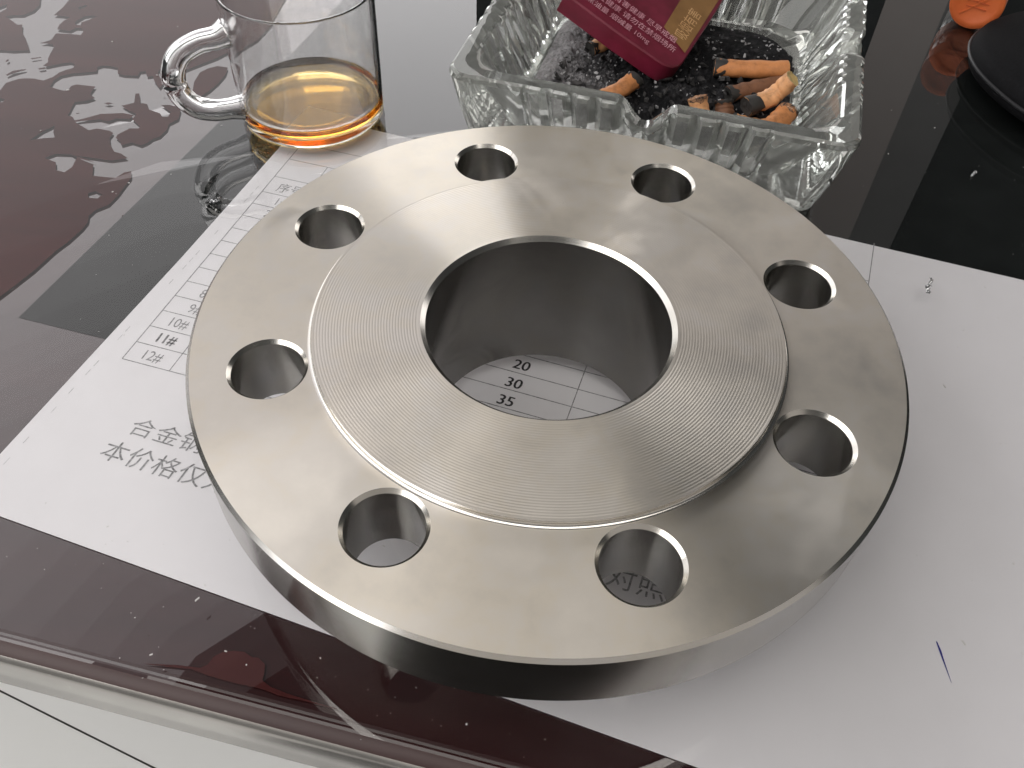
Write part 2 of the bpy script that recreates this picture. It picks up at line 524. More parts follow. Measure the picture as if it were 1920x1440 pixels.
# desk top: profile across the front edge, swept along it
prof = [(900, -6.0), (-1.0, -6.0)]
for i in range(1, 9):
    a = R(90 * i / 8)
    prof.append((-1.0 - 4.5 * math.sin(a), -10.5 + 4.5 * math.cos(a)))
prof += [(-5.5, -27.0), (-4.7, -28.6), (-2.5, -29.0), (900, -29.0)]
v, f = [], []
us = [-900, -300, -150, 0, 150, 300, 900]
for u in us:
    v += [dl(u, n, z) for n, z in prof]
k_ = len(prof)
for i in range(len(us) - 1):
    for j in range(k_):
        j2 = (j + 1) % k_
        f.append((i * k_ + j, i * k_ + j2, (i + 1) * k_ + j2, (i + 1) * k_ + j))
f.append(tuple(range(k_)))
f.append(tuple((len(us) - 1) * k_ + j for j in range(k_ - 1, -1, -1)))
fm = []
for i in range(len(us) - 1):
    fm += [0 if j in (0, k_ - 2, k_ - 1) else (1 if j < 5 else 2) for j in range(k_)]
fm += [1, 1]
top = mesh_obj('desk_top', v, f, [M_WOOD, M_EDGE, M_TRIM], desk, True, fm=fm)
sharp(top, 30)
lv = []
for u in (-860, 800):
    for n in (40, 840):
        bx = [dl(u + a, n + b, z) for z in (-750, -29.2) for b in (0, 50) for a in (0, 50)]
        lv.append((bx, [(0, 2, 3, 1), (4, 5, 7, 6), (0, 1, 5, 4), (2, 6, 7, 3), (0, 4, 6, 2), (1, 3, 7, 5)]))
for q in lv:
    mesh_obj('desk_leg', *q, M_EDGE, desk, False)

# damp film that sticks the glass to the lacquer, with dry islands in it
wet_all = [WET_OUTER] + DRY
v, f = fill2d(wet_all, -5.25)
v2, f2 = fill2d(WET, -5.25)
wf = mesh_obj('damp_film', *merge([(v, f), (v2, f2)]), M_WET, desk, False, kind='stuff')

# sheet of glass on the desk
gb = [dl(u, n, z) for z in (-5.0, 0.0) for n in (0, 860) for u in (-820, 820)]
gl = mesh_obj('desk_glass', gb, [(0, 2, 3, 1), (4, 5, 7, 6), (0, 1, 5, 4), (2, 6, 7, 3), (0, 4, 6, 2), (1, 3, 7, 5)], [M_PANE, M_UNDER], None, False, fm=[1, 0, 0, 0, 0, 0])
tag(gl, 'large clear glass sheet lying over the whole maroon desk top', 'glass sheet')

# dark sheet under the glass
SHEET_A = Vector((-180.7, 33.8, 0))
sd = Vector((30.3, -5.6, 0)).normalized()
sv = Vector((29.8, 118.8, 0)).normalized()
q = [SHEET_A, SHEET_A + sd * 620, SHEET_A + sd * 620 + sv * 460, SHEET_A + sv * 460]
v = [(a.x, a.y, z) for z in (-5.92, -5.8) for a in q]
ds = mesh_obj('dark_sheet', v, [(0, 3, 2, 1), (4, 5, 6, 7), (0, 1, 5, 4), (1, 2, 6, 5), (2, 3, 7, 6), (3, 0, 4, 7)], M_DARK, None, False)
tag(ds, 'dark grey green film sheet under the glass, showing beside the white paper', 'sheet')

# white papers under the glass
PO = Vector((-138.97, 19.43, 0))
pa = R(-12.2)
PU, PV = Vector((math.cos(pa), math.sin(pa), 0)), Vector((-math.sin(pa), math.cos(pa), 0))
def pp(u, v, z=-5.3):
    q = PO + PU * u + PV * v
    return (q.x, q.y, z)
def sheet(name, corners, z, mat):
    v = [pp(a, b, zz) for zz in (z - 0.1, z) for a, b in corners]
    return mesh_obj(name, v, [(0, 3, 2, 1), (4, 5, 6, 7), (0, 1, 5, 4), (1, 2, 6, 5), (2, 3, 7, 6), (3, 0, 4, 7)], mat, None, False)
low = sheet('paper_sheet', [(-10.5, -60.0), (284, -70.5), (294.8, 143.6), (-6.2, 150.4)], -5.55, M_PAPER)
tag(low, 'plain white sheet lying under the printed price sheet, its edge just peeping out', 'paper')
pap = sheet('paper_sheet', [(-12.5, -62.6), (284.5, -71.6), (293.5, 143.2), (-4.2, 149.2)], -5.35, M_PAPER)
tag(pap, 'white printed table sheet with numbered rows under the flange and the glass', 'paper')
ZP = -5.31
def stroke(u0, v0, u1, v1, w, z=ZP):
    a, b = Vector((u0, v0)), Vector((u1, v1))
    n = (b - a).orthogonal().normalized() * (w / 2)
    v = [pp(*(a + n), z), pp(*(a - n), z), pp(*(b - n), z), pp(*(b + n), z)]
    return v, [(0, 1, 2, 3)]
def put_text(body, size, u, v, rot=0.0, shear=0.0, sx=1.0, align='LEFT', z=ZP + 0.02, thin=0.0):
    tv, tf = text2d(body, size, align, shear, sx, thin)
    c, s = math.cos(rot), math.sin(rot)
    return [pp(u + x * c - y * s, v + x * s + y * c, z) for x, y, _ in tv], tf
lines = []
vs = [0.0, 8.2, 16.1, 24.0, 31.8, 39.7, 47.6, 55.5, 63.4, 71.3, 79.2, 87.1, 95.0, 105.5, 118.0, 129.3]
for i, a in enumerate(vs):
    lines.append(stroke(0.3 + 0.005 * a, a, 80, a + 1.2, 0.32))
lines.append(stroke(0.2, 0, 1.0, 129.3, 0.32))
lines.append(stroke(17.5, 0.3, 18.2, 118, 0.32))
for a in (12.9, 20.8, 28.6, 36.4, 44.65, 52.6):
    lines.append(stroke(84, a + 1.1, 235, a - 1.2, 0.36))
lines.append(stroke(145.6, 4, 147.2, 126, 0.36))
lines.append(stroke(84, 5, 86, 126, 0.36))
lines.append(stroke(234.6, 110, 236.1, 146, 0.36))
lines.append(stroke(180, 123.6, 235.2, 123.0, 0.36))
mesh_obj('table_grid', *merge(lines), M_INKG, pap, False)
txt = []
for i, t in enumerate(['12#', '11#', '10#', '9#', '8#', '7#', '6#', '5#', '4#', '3#', '2#', '1#']):
    txt.append(put_text(t, 6.0, 5.0 + (3.2 if len(t) == 2 else 0), vs[i] + 2.0, R(1), 0.0, 0.8, thin=-0.012))
txt.append(put_text('11#', 6.0, 5.25, vs[1] + 2.05, R(1), 0.0, 0.8))
txt.append(put_text('序号', 6.2, 5.2, 97.3, R(1), 0, 0.9))
mesh_obj('row_numbers', *merge(txt), M_INKG, pap, False)
txt = []
for t, u, a in (('20', 122.4, 38.6), ('30', 122.2, 30.3), ('35', 122.0, 22.4), ('40', 122.0, 14.4)):
    txt.append(put_text(t, 5.9, u, a, R(-1), 0.06, 1.0))
    txt.append(put_text(t, 5.9, u + 0.22, a, R(-1), 0.06, 1.0))
mesh_obj('column_values', *merge(txt), M_INK, pap, False)
for t in (('合金钢', 7.4, 18.4, -25.6, 1.16), ('本价格仅为', 8.0, 15.4, -36.2, 1.08), ('对照', 8.6, 170.5, -28.6, 1.0)):
    mesh_obj('note_text', *put_text(t[0], t[1], t[2], t[3], 0, 0.05, t[4], thin=-0.016), M_INKG, pap, False)
dots = []
for i in range(46):
    t = -52 + i * 4.2
    if random.random() < 0.3:
        dots.append(stroke(-6.3 + t * 0.043, t, -6.3 + (t + 3) * 0.043, t + 2.6, 0.22))
mesh_obj('margin_line', *merge(dots), M_INKL, pap, False, kind='stuff')
def ink_line(pts, w):
    V, F = [], []
    for i, (u, a) in enumerate(pts):
        V += [pp(u - w[i] / 2, a, ZP + 0.04), pp(u + w[i] / 2, a, ZP + 0.04)]
    for i in range(len(pts) - 1):
        F.append((2 * i, 2 * i + 1, 2 * i + 3, 2 * i + 2))
    return V, F
mesh_obj('pen_mark', *ink_line([(259.0, -17.2), (259.9, -19.5), (260.5, -21.4), (261.6, -24.6), (262.7, -27.8)], [0.35, 0.65, 0.5, 0.3, 0.12]), M_BLUE, pap, False)
mesh_obj('pen_mark', *ink_line([(198.6, -23.0), (198.9, -24.0), (199.4, -24.9)], [0.4, 0.6, 0.2]), M_BLUE, pap, False)

# ---------------------------------------------------------------- the flange
NS = 256
ZT, ZB = 48.5, 28.0
RO, RF, RB = 92.2, 61.3, 33.6
RW = 32.35
HC, HR = 9.97, 9.06
PH = R(109.475)
fl_ = thing('pipe_flange', 'machined stainless steel pipe flange with eight bolt holes standing on the glass', 'flange')
holes = [(72.48 * math.cos(PH - i * math.pi / 4), 72.48 * math.sin(PH - i * math.pi / 4)) for i in range(8)]
def circle(r, n, cx=0, cy=0):
    return [(cx + r * math.cos(2 * math.pi * i / n), cy + r * math.sin(2 * math.pi * i / n)) for i in range(n)]
HN = 64
pv, pf = fill2d([circle(RO - 0.9, NS), circle(62.35, NS)] + [circle(HC, HN, *h) for h in holes], ZT)
plate = mesh_obj('plate_top', pv, pf, M_STEEL, fl_, False)
pv, pf = fill2d([circle(RO - 0.9, NS), circle(50.0, NS)] + [circle(HR, HN, *h) for h in holes], ZB)
mesh_obj('plate_underside', pv, pf, M_BORE_SHADE, fl_, False)
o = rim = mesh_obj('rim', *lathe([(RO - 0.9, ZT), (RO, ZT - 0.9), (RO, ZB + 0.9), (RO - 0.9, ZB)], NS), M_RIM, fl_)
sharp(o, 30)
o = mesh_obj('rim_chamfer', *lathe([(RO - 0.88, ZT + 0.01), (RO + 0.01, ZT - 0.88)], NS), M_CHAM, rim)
# raised sealing face with real turned grooves
ZF = ZT + 1.6
pr = [(RB, ZF)]
pitch = 0.74
r = RB + 0.6
while r < RF - 0.9:
    for q in range(6):
        pr.append((r + pitch * q / 6, ZF - 0.0165 * (1 - math.cos(2 * math.pi * q / 6))))
    r += pitch
pr += [(r, ZF), (RF - 0.1, ZF)]
rface = mesh_obj('raised_face', *lathe(pr, 540), M_FACE, fl_)
fil = [(RF - 0.1, ZF), (RF, ZF - 0.1), (RF + 0.05, ZT + 0.75)]
for i in range(1, 6):
    a = R(90 * i / 5)
    fil.append((RF + 0.05 + 1.0 * (1 - math.cos(a)), ZT + 0.75 * (1 - math.sin(a))))
o = mesh_obj('face_step', *lathe(fil, NS), M_CHAM, rface)
sharp(o, 40)
o = mesh_obj('bore', *lathe([(RW, ZF - 1.25), (RW, 40), (RW, 20), (RW, 1.0), (RW + 0.7, 0.05)], NS), M_BORE_SHADE, fl_)
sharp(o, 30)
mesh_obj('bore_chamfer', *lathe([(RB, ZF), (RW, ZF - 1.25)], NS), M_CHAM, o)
o = mesh_obj('neck', *lathe([(50.0, ZB), (47.5, ZB - 0.8), (46.2, ZB - 3), (39.0, 11), (38.0, 8), (38.0, 4), (34.6, 0.05), (RW + 0.7, 0.05)], NS), M_STEEL, fl_)
sharp(o, 40)
hm = None
for hx, hy in holes:
    if hm is None:
        v, f = lathe([(HC, ZT), (HR, ZT - 0.95)], HN)
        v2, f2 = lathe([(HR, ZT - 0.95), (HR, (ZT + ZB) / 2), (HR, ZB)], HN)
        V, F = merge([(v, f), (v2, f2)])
        o = mesh_obj('bolt_hole', V, F, [M_CHAM, M_HOLE_SHADE], plate, True, fm=[0] * len(f) + [1] * len(f2))
        hm = o.data
    else:
        o = bpy.data.objects.new('bolt_hole', hm)
        COL.objects.link(o)
        o.parent = plate
    o.location = (hx * MM, hy * MM, 0)

# ---------------------------------------------------------------- the tea cup
CX, CY, CR, CH = -109.0, 163.5, 30.0, 54.0
cup = thing('tea_cup', 'small clear glass tea cup with a loop handle and a little amber tea', 'cup', (CX, CY, 0))
WT = 1.05
prof = [(0, 0.9), (20, 0.9), (24, 0.3), (27.6, 0.1), (29.2, 0.9), (CR, 2.8), (CR, 20), (CR, CH - 1)]
prof = prof[:-1] + [(CR, 36), (CR, CH - 4), (CR, CH - 1.5), (CR, CH - 0.8)]
prof += [(CR - WT / 2 + WT / 2 * math.cos(R(q)), CH - 0.525 + WT / 2 * math.sin(R(q))) for q in range(0, 181, 20)] + [(CR - WT, CH - 0.8), (CR - WT, CH - 1.5), (CR - WT, CH - 4), (CR - WT, 36)]
prof += [(CR - WT, 20), (CR - WT, 7.0), (CR - 1.8, 4.6), (CR - 4, 3.5), (18, 3.2), (0, 3.2)]
mesh_obj('cup_body', *lathe(prof, 128), M_CUP, cup)
tl = [(0, 3.1), (18, 3.1), (CR - 4, 3.4), (CR - 1.72, 4.52), (CR - WT + 0.08, 6.98), (CR - WT + 0.08, 8.1), (CR - WT + 0.06, 8.5), (CR - 1.9, 8.0), (CR - 4, 7.8), (0, 7.8)]
mesh_obj('tea', *lathe(tl, 128), M_TEA, cup)
ha = R(213)
hd, hx_ = Vector((math.cos(ha), math.sin(ha), 0)), Vector((0, 0, 1))
hp = [(29.0, 41.0), (33.5, 39.8), (41, 39.4), (48.5, 36.0), (52.5, 29.0), (52.0, 21.0), (47.5, 14.0), (41, 10.6), (34, 9.6), (29.0, 9.0)]
hr_ = [5.6, 4.5, 4.3, 4.5, 4.6, 4.6, 4.5, 4.3, 4.3, 5.2]
cp = catmull([tuple(hd * a + hx_ * b) for a, b in hp], 6)
rr_ = []
for i in range(len(hr_) - 1):
    rr_ += [hr_[i] + (hr_[i + 1] - hr_[i]) * q / 6 for q in range(6)]
rr_.append(hr_[-1])
mesh_obj('handle', *tube(cp, rr_, 24), M_CUP, cup)

# ---------------------------------------------------------------- the ashtray
AW = 77.5
aa = R(-10.6)
ad, an = Vector((math.cos(aa), math.sin(aa), 0)), Vector((-math.sin(aa), math.cos(aa), 0))
AFL, AHT = Vector((-48.5, 138.7, 0)), 37.0
AC = AFL + ad * AW + an * AW
ash = thing('ashtray', 'square pressed clear glass ashtray with fluted walls full of ash and butts', 'ashtray', AC, aa)
def rsq(ux, uy, a, rc):
    """radius along unit direction (ux,uy) to a rounded square of half side a"""
    m = max(abs(ux), abs(uy))
    t = a / m
    x, y = abs(ux) * t, abs(uy) * t
    if x > a - rc and y > a - rc:
        cx = a - rc
        b = (abs(ux) + abs(uy)) * cx
        t = b + math.sqrt(max(0, b * b - (2 * cx * cx - rc * rc)))
    return t
NSIDE = 180
rings = [  # (inset of half side, corner radius, z, outer rib, inner rib, follows notch)
    (9.5, 6, 0.0, 0.0, 0, 0), (8.0, 6.5, 0.8, 0.3, 0, 0), (6.4, 7, 6, 1.0, 0, 0), (3.0, 8, 20, 1.0, 0, 0), (0.9, 8.5, AHT - 6, 1.0, 0, 0.6), (0.0, 8.5, AHT - 2.4, 0.9, 0, 1),
    (0.5, 8.3, AHT - 0.8, 0.6, 0, 1), (1.6, 8, AHT, 0.25, 0, 1), (4.5, 10, AHT + 0.1, 0.0, 0, 1), (7.2, 13, AHT, 0, 0.2, 1), (8.3, 14, AHT - 0.8, 0, 0.6, 1), (9.2, 15, AHT - 2.6, 0, 1.0, 1),
    (11.5, 17, AHT - 9, 0, 1.0, 0.5), (16.5, 20, 18, 0, 1.0, 0), (19.5, 21, 11.5, 0, 0.6, 0), (22, 21, 9.6, 0, 0, 0), (30, 18, 9.0, 0, 0, 0)]
v, f = [], []
cnt = 4 * NSIDE
RIB = 9.4
for ins, rc, z, ro_, ri_, nt in rings:
    a = AW - ins
    for s in range(4):
        for i in range(NSIDE):
            t = -1 + 2 * i / NSIDE
            # spacing even along the side
            ux, uy = 1.0, t
            l = math.hypot(ux, uy)
            ux, uy = ux / l, uy / l
            rad = rsq(ux, uy, a, rc)
            x, y = ux * rad, uy * rad
            along = t * AW
            lim = 47.5
            w = min(1.0, max(0.0, (lim - abs(along)) / 2.0))
            rib = abs(math.sin(math.pi * (along / RIB)))
            x -= ro_ * w * 3.4 * (1 - min(1.0, rib * 1.25))
            if ri_ and s != 3:
                wi = min(1.0, max(0.0, (40.0 - abs(along)) / 2.0))
                x -= ri_ * wi * 1.5 * min(1.0, 1.4 * abs(math.sin(math.pi * (along / 7.6))))
            zz = z
            if nt:
                g = max(0.0, 1 - (abs(along) / 12.5) ** 1.0)
                g = g * g * (3 - 2 * g)
                zz -= nt * 9.0 * g
            for q in range(s):
                x, y = -y, x
            v.append((x, y, zz))
for j in range(len(rings) - 1):
    for i in range(cnt):
        i2 = (i + 1) % cnt
        f.append((j * cnt + i, j * cnt + i2, (j + 1) * cnt + i2, (j + 1) * cnt + i))
v.append((0, 0, 0.0))
v.append((0, 0, 9.0))
L0, L1 = len(v) - 2, len(v) - 1
J = len(rings) - 1
for i in range(cnt):
    i2 = (i + 1) % cnt
    f.append((L0, i2, i))
    f.append((L1, J * cnt + i, J * cnt + i2))
o = mesh_obj('ashtray_body', v, f, M_ASHG, ash)
sharp(o, 26)

# ash in the tray
def ash_mat():
    k = NT('cigarette_ash')
    b = k.n('ShaderNodeBsdfPrincipled')
    co = k.coord()
    n1 = k.noise(60, 6, 0.7, co)
    n2 = k.noise(420, 4, 0.7, co)
    sx = k.n('ShaderNodeSeparateXYZ')
    k.l(co, sx.inputs[0])
    lft = k.math('MULTIPLY_ADD', sx.outputs[0], -9.0, -0.22)
    fac = k.math('ADD', k.math('MULTIPLY_ADD', n2.outputs['Fac'], 0.5, k.math('MULTIPLY', n1.outputs['Fac'], 0.55)), k.math('MAXIMUM', lft, -0.06))
    k.l(k.ramp(fac, [(0.44, (0.010, 0.010, 0.011)), (0.56, (0.032, 0.031, 0.033)), (0.66, (0.17, 0.165, 0.17)), (0.85, (0.42, 0.41, 0.42))]), b.inputs['Base Color'])
    b.inputs['Roughness'].default_value = 0.95
    b.inputs['Specular IOR Level'].default_value = 0.15
    return k.surf(b)
M_ASH = ash_mat()
from mathutils import noise as mn
v, f = [], []
GN = 170
HW = 56.0
for j in range(GN + 1):
    for i in range(GN + 1):
        x, y = -HW + 2 * HW * i / GN, -HW + 2 * HW * j / GN
        e = max(abs(x), abs(y)) / HW
        c = (abs(x) ** 4 + abs(y) ** 4) ** 0.25 / HW
        p = Vector((x * 0.07, y * 0.07, 3.1))
        hgt = 3.3 + 2.2 * mn.noise(p) + 1.6 * mn.noise(p * 2.7) + 1.9 * mn.noise(p * 5.0) + 1.8 * mn.noise(p * 11) + 1.1 * mn.noise(p * 27)
        hgt += 2.6 * math.exp(-((x + 12) ** 2 + (y - 2) ** 2) / 700)
        if y > 18:
            hgt *= max(0.0, 1 - (y - 18) / 22) 
        s = min(1, max(0, (1.02 - c) / 0.16))
        v.append((x * 0.98, y * 0.98, 9.15 + max(0.02, hgt) * s))
for j in range(GN):
    for i in range(GN):
        a = j * (GN + 1) + i
        f.append((a, a + 1, a + GN + 2, a + GN + 1))
# drop the corners outside the tray floor
keep = []
for q in f:
    cx = sum(v[i][0] for i in q) / 4
    cy = sum(v[i][1] for i in q) / 4
    if rsq(*(Vector((cx, cy)).normalized() if abs(cx) + abs(cy) > 1e-6 else (1, 0)), 54, 20) > math.hypot(cx, cy):
        keep.append(q)
ah = mesh_obj('ash_heap', v, keep, M_ASH, None, True)
ah.location = AC * MM
ah.rotation_euler = (0, 0, aa)
tag(ah, 'black and grey cigarette ash lying in the bottom of the ashtray', 'ash')
ah['kind'] = 'stuff'
M_FLAKE = simple('pale_ash', (0.33, 0.325, 0.33), 0.95, 0.1, var=0.7, scale=500)
fv = []
for i in range(900):
    x = random.gauss(-31, 13) if random.random() < 0.62 else random.uniform(-44, 46)
    y = random.uniform(-46, 40)
    if random.random() < 0.25:
        y = random.uniform(28, 47)
    if max(abs(x), abs(y)) > 50:
        continue
    z = 11.5 + random.uniform(0, 4.5) if y < 24 else 10.0
    e = max(abs(x), abs(y))
    if e > 42:
        z += (e - 42) * 0.9
    s = 0.2 + 0.75 * random.random() ** 2.2
    rot = Matrix.Rotation(random.uniform(0, 6.28), 3, Vector((random.random(), random.random(), random.random() + .1)).normalized())
    bx = [rot @ Vector((a * s * random.uniform(.5, 1.3), b * s * random.uniform(.3, 1.1), c * s * random.uniform(.1, .5))) for a in (-1, 1) for b in (-1, 1) for c in (-1, 1)]
    w = ad * x + an * y + AC
    fv.append(([(q.x + w.x, q.y + w.y, q.z + z) for q in bx], [(0, 1, 3, 2), (4, 6, 7, 5), (0, 4, 5, 1), (2, 3, 7, 6), (0, 2, 6, 4), (1, 5, 7, 3)]))
cv = []
for i in range(150):
    x, y = random.uniform(-44, 44), random.uniform(-46, 14)
    z = 14.5 + random.uniform(-1, 2.5)
    s = random.uniform(0.7, 2.0)
    rot = Matrix.Rotation(random.uniform(0, 6.28), 3, Vector((random.random(), random.random(), random.random() + .2)).normalized())
    bx = [rot @ Vector((a * s * random.uniform(.4, 1.4), q_ * s * random.uniform(.3, 1.1), c * s * random.uniform(.1, .4))) for a in (-1, 1) for q_ in (-1, 1) for c in (-1, 1)]
    w = ad * x + an * y + AC
    cv.append(([(q.x + w.x, q.y + w.y, q.z + z) for q in bx], [(0, 1, 3, 2), (4, 6, 7, 5), (0, 4, 5, 1), (2, 3, 7, 6), (0, 2, 6, 4), (1, 5, 7, 3)]))
M_CRUMB = simple('charred_crumbs', (0.05, 0.048, 0.048), 0.95, 0.1, var=0.9, scale=260)
co_ = mesh_obj('charred_crumbs', *merge(cv), M_CRUMB, None, False, kind='stuff')
tag(co_, 'dark charred tobacco crumbs lying on the ash in the ashtray', 'ash crumbs')
fo = mesh_obj('ash_flakes', *merge(fv), M_FLAKE, None, False, kind='stuff')
tag(fo, 'small pale grey flakes of ash scattered over the ashtray floor', 'ash flakes')

# cigarette butts
def tip_mat(name, c):
    k = NT(name)
    b = k.n('ShaderNodeBsdfPrincipled')
    n1 = k.noise(330, 4, 0.65, k.coord())
    n2 = k.noise(75, 3, 0.6, k.coord())
    m = k.math('MULTIPLY_ADD', n1.outputs['Fac'], 0.6, k.math('MULTIPLY', n2.outputs['Fac'], 0.4))
    k.l(k.ramp(m, [(0.30, tuple(q * 0.35 for q in c)), (0.46, tuple(q * 0.85 for q in c)), (0.7, tuple(min(1, q * 1.15) for q in c))]), b.inputs['Base Color'])
    b.inputs['Roughness'].default_value = 0.6
    return k.surf(b)
M_TIP = tip_mat('orange_tipping', (0.55, 0.22, 0.075))
M_TIPL = tip_mat('pale_tipping', (0.72, 0.36, 0.16))
M_TIPD = tip_mat('stained_tipping', (0.20, 0.085, 0.04))
M_FIB = tip_mat('filter_fibre', (0.62, 0.44, 0.17))
M_CHAR = tip_mat('charred_paper', (0.03, 0.028, 0.026))
def speck_mat():
    k = NT('scorched_paper')
    b = k.n('ShaderNodeBsdfPrincipled')
    n1 = k.noise(620, 4, 0.7, k.coord())
    k.l(k.ramp(n1.outputs['Fac'], [(0.40, (0.03, 0.025, 0.022)), (0.5, (0.20, 0.10, 0.055)), (0.6, (0.42, 0.22, 0.11)), (0.72, (0.5, 0.46, 0.42))]), b.inputs['Base Color'])
    b.inputs['Roughness'].default_value = 0.8
    return k.surf(b)
M_SPECK = speck_mat()
def charred(cp, r, e, b, m_=None):
    n = len(cp)
    seg = cp[:max(3, n // 4)] if e == 0 else cp[n - max(3, n // 4):]
    m = len(seg)
    rad = []
    for i in range(m):
        t = i / (m - 1)
        t = 1 - t if e == 0 else t
        rad.append(r * (0.97 + 0.10 * min(1, 2.2 * t)))
    vv, ff = tube(seg, rad, 18, False, 0.86)
    vv = [(x + random.uniform(-.12, .12), y + random.uniform(-.12, .12), z + random.uniform(-.12, .12)) for x, y, z in vv]
    # ragged scorch line: pull the vertices of the inner ring in and out
    rows = len(seg)
    inner = rows - 1 if e == 0 else 0
    nxt = Vector(seg[inner]) - Vector(seg[inner - 1 if e == 0 else 1])
    for kk in range(18):
        x, y, z = vv[inner * 18 + kk]
        s_ = random.uniform(-0.9, 0.7)
        vv[inner * 18 + kk] = (x + nxt.x * s_, y + nxt.y * s_, z + nxt.z * s_)
    keep = ff
    mesh_obj('charred_paper', vv, keep, m_ or M_CHAR, b)
def butt(pts, r, mat, end0, end1, label, lz=0.0, squash=0.84):
    base = Vector(pts[0])
    b = thing('cigarette_butt', label, 'cigarette butt', base, 0, 'cigarette butts in the glass ashtray')
    loc = [tuple(Vector(p) - base + Vector((0, 0, lz))) for p in pts]
    cp = catmull(loc, 6)
    n = len(cp)
    vv, ff = tube(cp, [r * (1 + 0.05 * math.sin(i * 1.9) + random.uniform(-.03, .03)) for i in range(n)], 18, False, squash)
    ph = random.uniform(0, 6)
    vv = [(x + 0.22 * math.sin(ph + i * 0.31) + random.uniform(-.10, .10), y + 0.22 * math.cos(ph + i * 0.23) + random.uniform(-.10, .10), z + random.uniform(-.10, .10)) for i, (x, y, z) in enumerate(vv)]
    mesh_obj('tipping_paper', vv, ff, mat, b)
    if end0 is M_CHAR:
        charred(cp, r, 0, b)
    if end1 in (M_CHAR, M_SPECK):
        charred(cp, r, 1, b, end1)
    for e, m in ((0, end0), (n - 1, end1)):
        if m is None:
            continue
        ring = vv[e * 18:(e + 1) * 18]
        c = Vector(cp[e])
        out = (Vector(cp[e]) - Vector(cp[1 if e == 0 else n - 2])).normalized()
        V, F = list(ring), []
        rr = [(0.92, 0.12), (0.72, -0.25), (0.45, -0.15), (0.2, -0.45)]
        for kk, (s, d) in enumerate(rr):
            for q in ring:
                w = c + (Vector(q) - c) * s + out * (d + random.uniform(-.35, .35))
                V.append(tuple(w))
        for kk in range(len(rr)):
            for i in range(18):
                i2 = (i + 1) % 18
                F.append((kk * 18 + i, kk * 18 + i2, (kk + 1) * 18 + i2, (kk + 1) * 18 + i))
        F.append(tuple(len(rr) * 18 + i for i in range(18)))
        mesh_obj('burnt_end' if m in (M_CHAR, M_SPECK) else 'filter_end', V, F, m, b)
    return b
butt([(60.5, 192.5, 18), (74.1, 191.9, 18.6), (91.6, 192.8, 19.5)], 4.1, M_TIP, M_CHAR, M_FIB, 'long straight orange butt lying farthest back beside the red pack')
butt([(66.0, 176.5, 15), (76, 180.5, 16), (89.0, 186.2, 16.5)], 3.9, M_TIPD, M_CHAR, M_FIB, 'dim brown butt lying behind the bent pale butt')
butt([(71.1, 160.0, 20), (80.0, 164.6, 21.5), (84.2, 166.4, 25), (87.6, 166.0, 30.5)], 4.1, M_TIPL, M_CHAR, M_FIB, 'bent pale orange butt on top of the pile with its yellow fibre end up')
butt([(55.0, 152.0, 14), (53.0, 158.5, 17.5), (51.2, 161.0, 22)], 4.0, M_TIPL, M_FIB, M_SPECK, 'upright stub with a speckled scorched end by the front rim')
butt([(64.9, 158.9, 12), (63.6, 164.0, 15), (62.9, 166.5, 18)], 3.9, M_TIPD, M_FIB, M_CHAR, 'dark sooty stub beside the speckled upright stub')
butt([(67.0, 160.0, 13.2), (74, 157.5, 13.6), (82.6, 153.5, 14.5)], 3.5, M_TIPL, M_CHAR, M_FIB, 'pale butt lying low under the bent butt along the front wall')
butt([(77.2, 148.4, 17.5), (83.1, 152.9, 18.5), (88.0, 160.0, 19.5)], 4.2, M_TIP, M_FIB, M_SPECK, 'thick orange butt squashed into the front right corner')
butt([(13.7, 165.4, 15.4), (20.1, 169.4, 17), (26.5, 176.9, 18.4)], 3.9, M_TIP, M_FIB, M_CHAR, 'brown orange butt with charred tip lying alone in black ash left of the rim notch')
butt([(7.1, 203.0, 16), (12.9, 208, 16.6), (20.9, 214.2, 17.2)], 3.5, M_TIPL, M_CHAR, M_FIB, 'pale butt half hidden under the left edge of the red pack')

# the red cigarette pack
PC, PL, PR = Vector((43.0, 177.5, 22)), Vector((-48.2, 16.2, 22)), Vector((24.6, 61.4, 6))
el = PL.normalized()
er = (PR - el * PR.dot(el)).normalized()
en = el.cross(er)
if en.z < 0:
    en = -en
pk = thing('cigarette_pack', 'crumpled dark red cigarette pack with pink print leaning in the ashtray', 'cigarette pack', PC)
PW, PLN, PT = 56.0, 88.0, 9.0
def pk_pt(a, b, c):
    return tuple(el * a + er * b + en * c)
M_RED = tip_mat('red_card', (0.20, 0.012, 0.03))
def card(name, c0, c1, rough=0.35):
    k = NT(name)
    b = k.n('ShaderNodeBsdfPrincipled')
    n2 = k.noise(70, 4, 0.6, k.coord())
    k.l(k.ramp(n2.outputs['Fac'], [(0.35, c0), (0.65, c1)]), b.inputs['Base Color'])
    b.inputs['Roughness'].default_value = rough
    return k.surf(b)
M_RED = card('red_card', (0.105, 0.007, 0.018), (0.175, 0.014, 0.036))
M_GOLD = card('gold_print', (0.20, 0.10, 0.03), (0.27, 0.14, 0.045), 0.4)
M_PINK = card('pink_print', (0.48, 0.20, 0.25), (0.62, 0.33, 0.38), 0.5)
M_GOLDL = card('pale_gold_print', (0.50, 0.28, 0.12), (0.58, 0.36, 0.17), 0.4)
